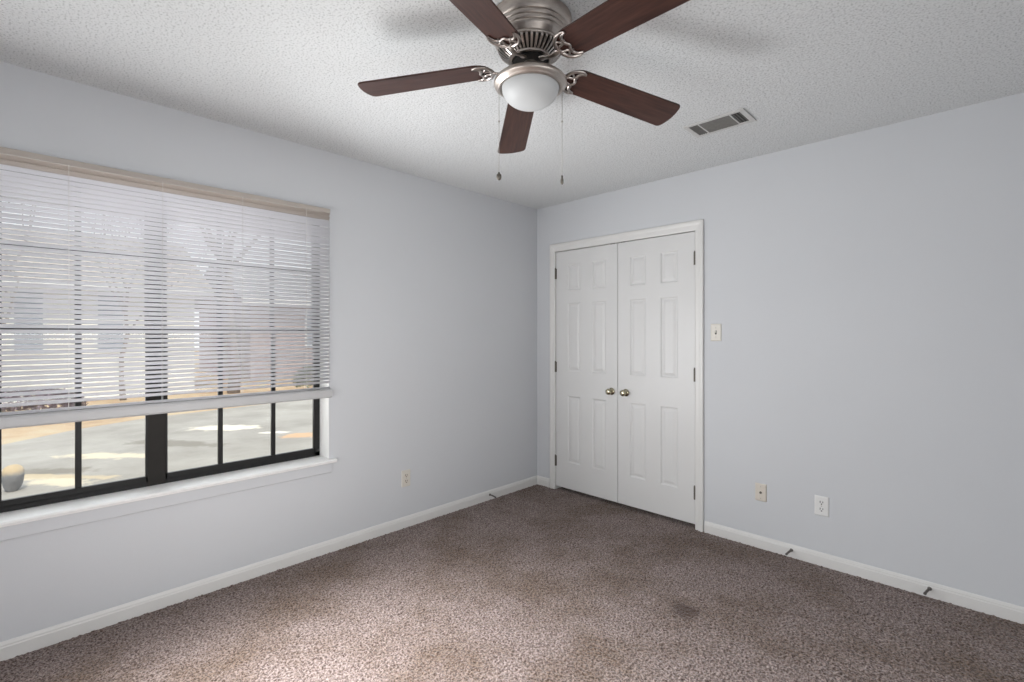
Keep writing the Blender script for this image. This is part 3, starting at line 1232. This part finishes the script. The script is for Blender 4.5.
def door_stop(loc, rz, label, L=0.072):
    r = empty('door_stop', loc, (0, 0, rz))
    tag(r, label, 'door stop')
    bm = bmesh.new()
    lathe(bm, [(0.0, 0.0), (0.0095, 0.0), (0.0095, 0.0015), (0.006, 0.004), (0.0, 0.004)], 16, cap=False, axis='-y')
    done('base', bm, M['stop'], r, smooth=True, angle=40)
    bm = bmesh.new()
    pts = []
    turns = 14
    for i in range(turns * 8 + 1):
        a = 2 * pi * i / 8
        y = -0.003 - (L - 0.012) * i / (turns * 8)
        pts.append((0.0046 * cos(a), y, 0.0046 * sin(a) - 0.006 * (y / L) ** 2))
    tube(bm, pts, 0.0014, 5)
    done('spring', bm, M['stop'], r, smooth=True)
    bm = bmesh.new()
    lathe(bm, [(0.0, L - 0.012), (0.0062, L - 0.012), (0.0068, L - 0.004), (0.005, L), (0, L)], 14, cap=False, c=(0, 0, -0.006), axis='-y')
    done('tip', bm, M['stop'], r, smooth=True, angle=40)


door_stop((2.030, -0.012, 0.045), R(-8), 'small spring door stop on the baseboard below the white outlet')
door_stop((2.655, -0.012, 0.045), R(-12), 'small spring door stop on the baseboard at the far right')
door_stop((0.012, -0.585, 0.043), R(90), 'small spring door stop on the window wall baseboard near the corner')

# ------------------------------------------------------------------ outside
G = -0.35
bm = bmesh.new()
box(bm, -1.55, -WT - 0.001, YR - 1.2, 1.2, 2.21, 2.30)
box(bm, -1.59, -1.55, YR - 1.2, 1.2, 2.18, 2.34, 0.004)
struct(done('eave', bm, M['ext_trim']), 'deep white eave over the outside of the window', 'eave')
bm = bmesh.new()
box(bm, -60, -0.17, -45, 45, G - 0.3, G)
struct(done('ground', bm, M['lawn']), 'tan leaf strewn yard across the road outside the window', 'ground')
bm = bmesh.new()
edge = [(-5.9, -12), (-6.3, -6), (-7.74, -3.43), (-8.55, -2.51), (-9.05, -1.56), (-9.5, 1), (-9.8, 12)]
poly = [(-2.4, -12)] + edge + [(-2.4, 12)]
top = [bm.verts.new((x, y, G + 0.012)) for x, y in poly]
bot = [bm.verts.new((x, y, G - 0.05)) for x, y in poly]
bm.faces.new(top)
bm.faces.new(bot)
for i in range(len(poly)):
    j = (i + 1) % len(poly)
    bm.faces.new((top[i], top[j], bot[j], bot[i]))
struct(done('road', bm, M['road']), 'pale grey road with sandy patches outside the window', 'road')

# rock below the left end of the window
bm = bmesh.new()
bmesh.ops.create_icosphere(bm, subdivisions=4, radius=1)
rr = random.Random(5)
ph = [rr.uniform(0, 6) for _ in range(6)]
for v in bm.verts:
    x, y, z = v.co
    k = 1 + 0.06 * sin(3 * x + ph[0]) * cos(2.5 * y + ph[1]) + 0.04 * sin(5 * z + ph[2] + 2 * x)
    tp = 0.62 + 0.36 * (z + 1) / 2
    v.co = (x * k * 0.12 * tp, y * k * 0.112 * tp, 0.145 + z * k * 0.15)
rk = done('rock', bm, M['rock'], loc=(-4.55, -3.275, G - 0.005), smooth=True)
tag(rk, 'grey rounded rock with tan top outside the lower left pane', 'rock')


def house(name, x0, x1, y0, y1, zt, ridge, wall, roof, label, wins, door=None):
    h = empty(name, ((x0 + x1) / 2, (y0 + y1) / 2, G))
    c = Vector(((x0 + x1) / 2, (y0 + y1) / 2, G))
    tag(h, label, 'house')

    def hd(nm, bm, mat, parent=h):
        for v in bm.verts:
            v.co -= c
        return done(nm, bm, mat, parent)
    bm = bmesh.new()
    box(bm, x0, x1, y0, y1, G - 0.1, zt)
    xm = (x0 + x1) / 2
    prism(bm, [(x0, zt), (x1, zt), (xm, ridge - 0.1)], 1, y0, y1)
    hd('house_wall', bm, wall)
    bm = bmesh.new()
    ov = 0.4
    sl = (ridge - zt) / (x1 - xm)
    prism(bm, [(x1 + ov, zt - ov * sl + 0.05), (xm, ridge + 0.05), (x0 - ov, zt - ov * sl + 0.05), (x0 - ov, zt - ov * sl + 0.19), (xm, ridge + 0.19), (x1 + ov, zt - ov * sl + 0.19)], 1, y0 - 0.4, y1 + 0.4)
    hd('roof', bm, roof)
    bm = bmesh.new()
    box(bm, x1 + ov, x1 + ov + 0.03, y0 - 0.4, y1 + 0.4, zt - ov * sl + 0.02, zt - ov * sl + 0.21)
    hd('fascia', bm, M['ext_trim'])
    for (ya, yb, za, zb) in wins:
        bm = bmesh.new()
        for (a1, b1, c1, d1) in ((ya - 0.07, ya, za - 0.07, zb + 0.07), (yb, yb + 0.07, za - 0.07, zb + 0.07), (ya, yb, zb, zb + 0.07), (ya, yb, za - 0.07, za)):
            box(bm, x1 - 0.02, x1 + 0.04, a1, b1, c1, d1)
        box(bm, x1 - 0.02, x1 + 0.03, ya, yb, (za + zb) / 2 - 0.02, (za + zb) / 2 + 0.02)
        f = hd('house_window', bm, M['ext_trim'])
        bm = bmesh.new()
        box(bm, x1 - 0.03, x1 + 0.012, ya, yb, za, zb)
        hd('window_pane', bm, M['pane'], f)
    if door:
        ya, yb = door
        bm = bmesh.new()
        box(bm, x1 - 0.02, x1 + 0.03, ya, yb, G + 0.1, G + 2.15, 0.01)
        for za in (0.35, 1.25):
            box(bm, x1 + 0.03, x1 + 0.04, ya + 0.12, yb - 0.12, G + za, G + za + 0.7, 0.005)
        hd('front_door', bm, M['pane'])


house('cream_house', -21.0, -14.0, -10.5, 0.45, 2.62, 4.3, M['siding'], M['shingle'],
      'cream house with tan roof across the road behind the blind',
      [(-3.30, -2.80, 0.9, 2.45), (-1.75, -1.22, 0.9, 2.5), (-5.6, -4.8, 0.9, 2.4), (-8.6, -7.6, 0.9, 2.4)], (-6.9, -6.0))
house('brick_house', -23.0, -16.0, 2.6, 13.0, 2.55, 4.0, M['brick'], M['shingle2'],
      'pale brick house with grey roof at right across the road',
      [(4.6, 5.6, 0.9, 2.2), (8.4, 9.6, 0.9, 2.2)], (6.6, 7.5))


def tree(x, y, h, r, seed, label):
    rg = random.Random(seed)
    root = empty('bare_tree', (x, y, G))
    tag(root, label, 'tree', 'bare trees across the road')
    tb, bb = bmesh.new(), bmesh.new()
    trunk = [Vector((rg.uniform(-0.05, 0.05) * i, rg.uniform(-0.05, 0.05) * i, h * 0.55 * i / 5 - (0.05 if i == 0 else 0))) for i in range(6)]
    tube(tb, trunk, [r * (1.25 if i == 0 else 1 - 0.09 * i) for i in range(6)], 10)

    def grow(p, d, L, rad, lev):
        pts = [p]
        q = p.copy()
        dd = d.copy()
        for _ in range(3):
            dd = (dd + Vector((rg.uniform(-.25, .25), rg.uniform(-.25, .25), rg.uniform(-.05, .2)))).normalized()
            q = q + dd * L / 3
            pts.append(q.copy())
        tube(bb, pts, [rad, rad * .85, rad * .7, rad * .5], 5)
        if lev > 0:
            for _ in range(3):
                nd = (dd + Vector((rg.uniform(-.8, .8), rg.uniform(-.8, .8), rg.uniform(-.1, .6)))).normalized()
                grow(pts[rg.choice((2, 3))], nd, L * 0.68, rad * 0.5, lev - 1)
    for i in range(5):
        a = 2 * pi * i / 5 + rg.uniform(-.4, .4)
        grow(trunk[rg.choice((3, 4, 5))].copy(), Vector((cos(a) * .7, sin(a) * .7, 0.9)).normalized(), h * 0.3, r * 0.5, 3)
    done('trunk', tb, M['bark'], root, smooth=True)
    done('branches', bb, M['bark'], root, smooth=True)


tree(-12.3, -3.6, 5.0, 0.075, 11, 'slim bare tree at the far left behind the purple grey shrub')
tree(-12.9, -1.35, 5.0, 0.06, 12, 'thin short bare tree behind the wide window mullion')
tree(-12.6, 1.1, 8.0, 0.14, 13, 'stout bare tree behind the right half of the window')


def shrub(x, y, rx, ry, h, mat, seed, label):
    rg = random.Random(seed)
    root = empty('shrub', (x, y, G))
    tag(root, label, 'shrub', 'shrubs across the road')
    bm = bmesh.new()
    for i in range(1500):
        th, ph = rg.uniform(0, 2 * pi), math.acos(rg.uniform(-0.4, 1))
        k = rg.uniform(0.72, 1.05)
        p = Vector((rx * k * sin(ph) * cos(th), ry * k * sin(ph) * sin(th), h * 0.45 + h * 0.55 * k * cos(ph)))
        if p.z < 0.03:
            continue
        u = Vector((rg.uniform(-1, 1), rg.uniform(-1, 1), rg.uniform(-1, 1))).normalized()
        v = u.orthogonal().normalized()
        s = rg.uniform(0.035, 0.065)
        bm.faces.new([bm.verts.new(p + u * s), bm.verts.new(p + v * s * .5), bm.verts.new(p - u * s), bm.verts.new(p - v * s * .5)])
    done('foliage', bm, mat, root)
    bm = bmesh.new()
    for i in range(9):
        a = 2 * pi * i / 9
        tube(bm, [(0.05 * cos(a), 0.05 * sin(a), -0.03), (rx * .3 * cos(a), ry * .3 * sin(a), h * .4), (rx * .62 * cos(a), ry * .62 * sin(a), h * .75)], [0.018, 0.012, 0.006], 5)
    done('stems', bm, M['bark'], root)


shrub(-10.6, -3.2, 0.55, 0.95, 0.62, M['leafp'], 21, 'low purple grey shrub at the left across the road')
shrub(-11.2, 3.1, 0.6, 0.8, 0.8, M['leafg'], 22, 'dull green shrub by the gap between the two houses')
shrub(-14.9, 6.1, 0.6, 1.6, 0.9, M['leafg'], 23, 'dull green shrub below the brick house wall')
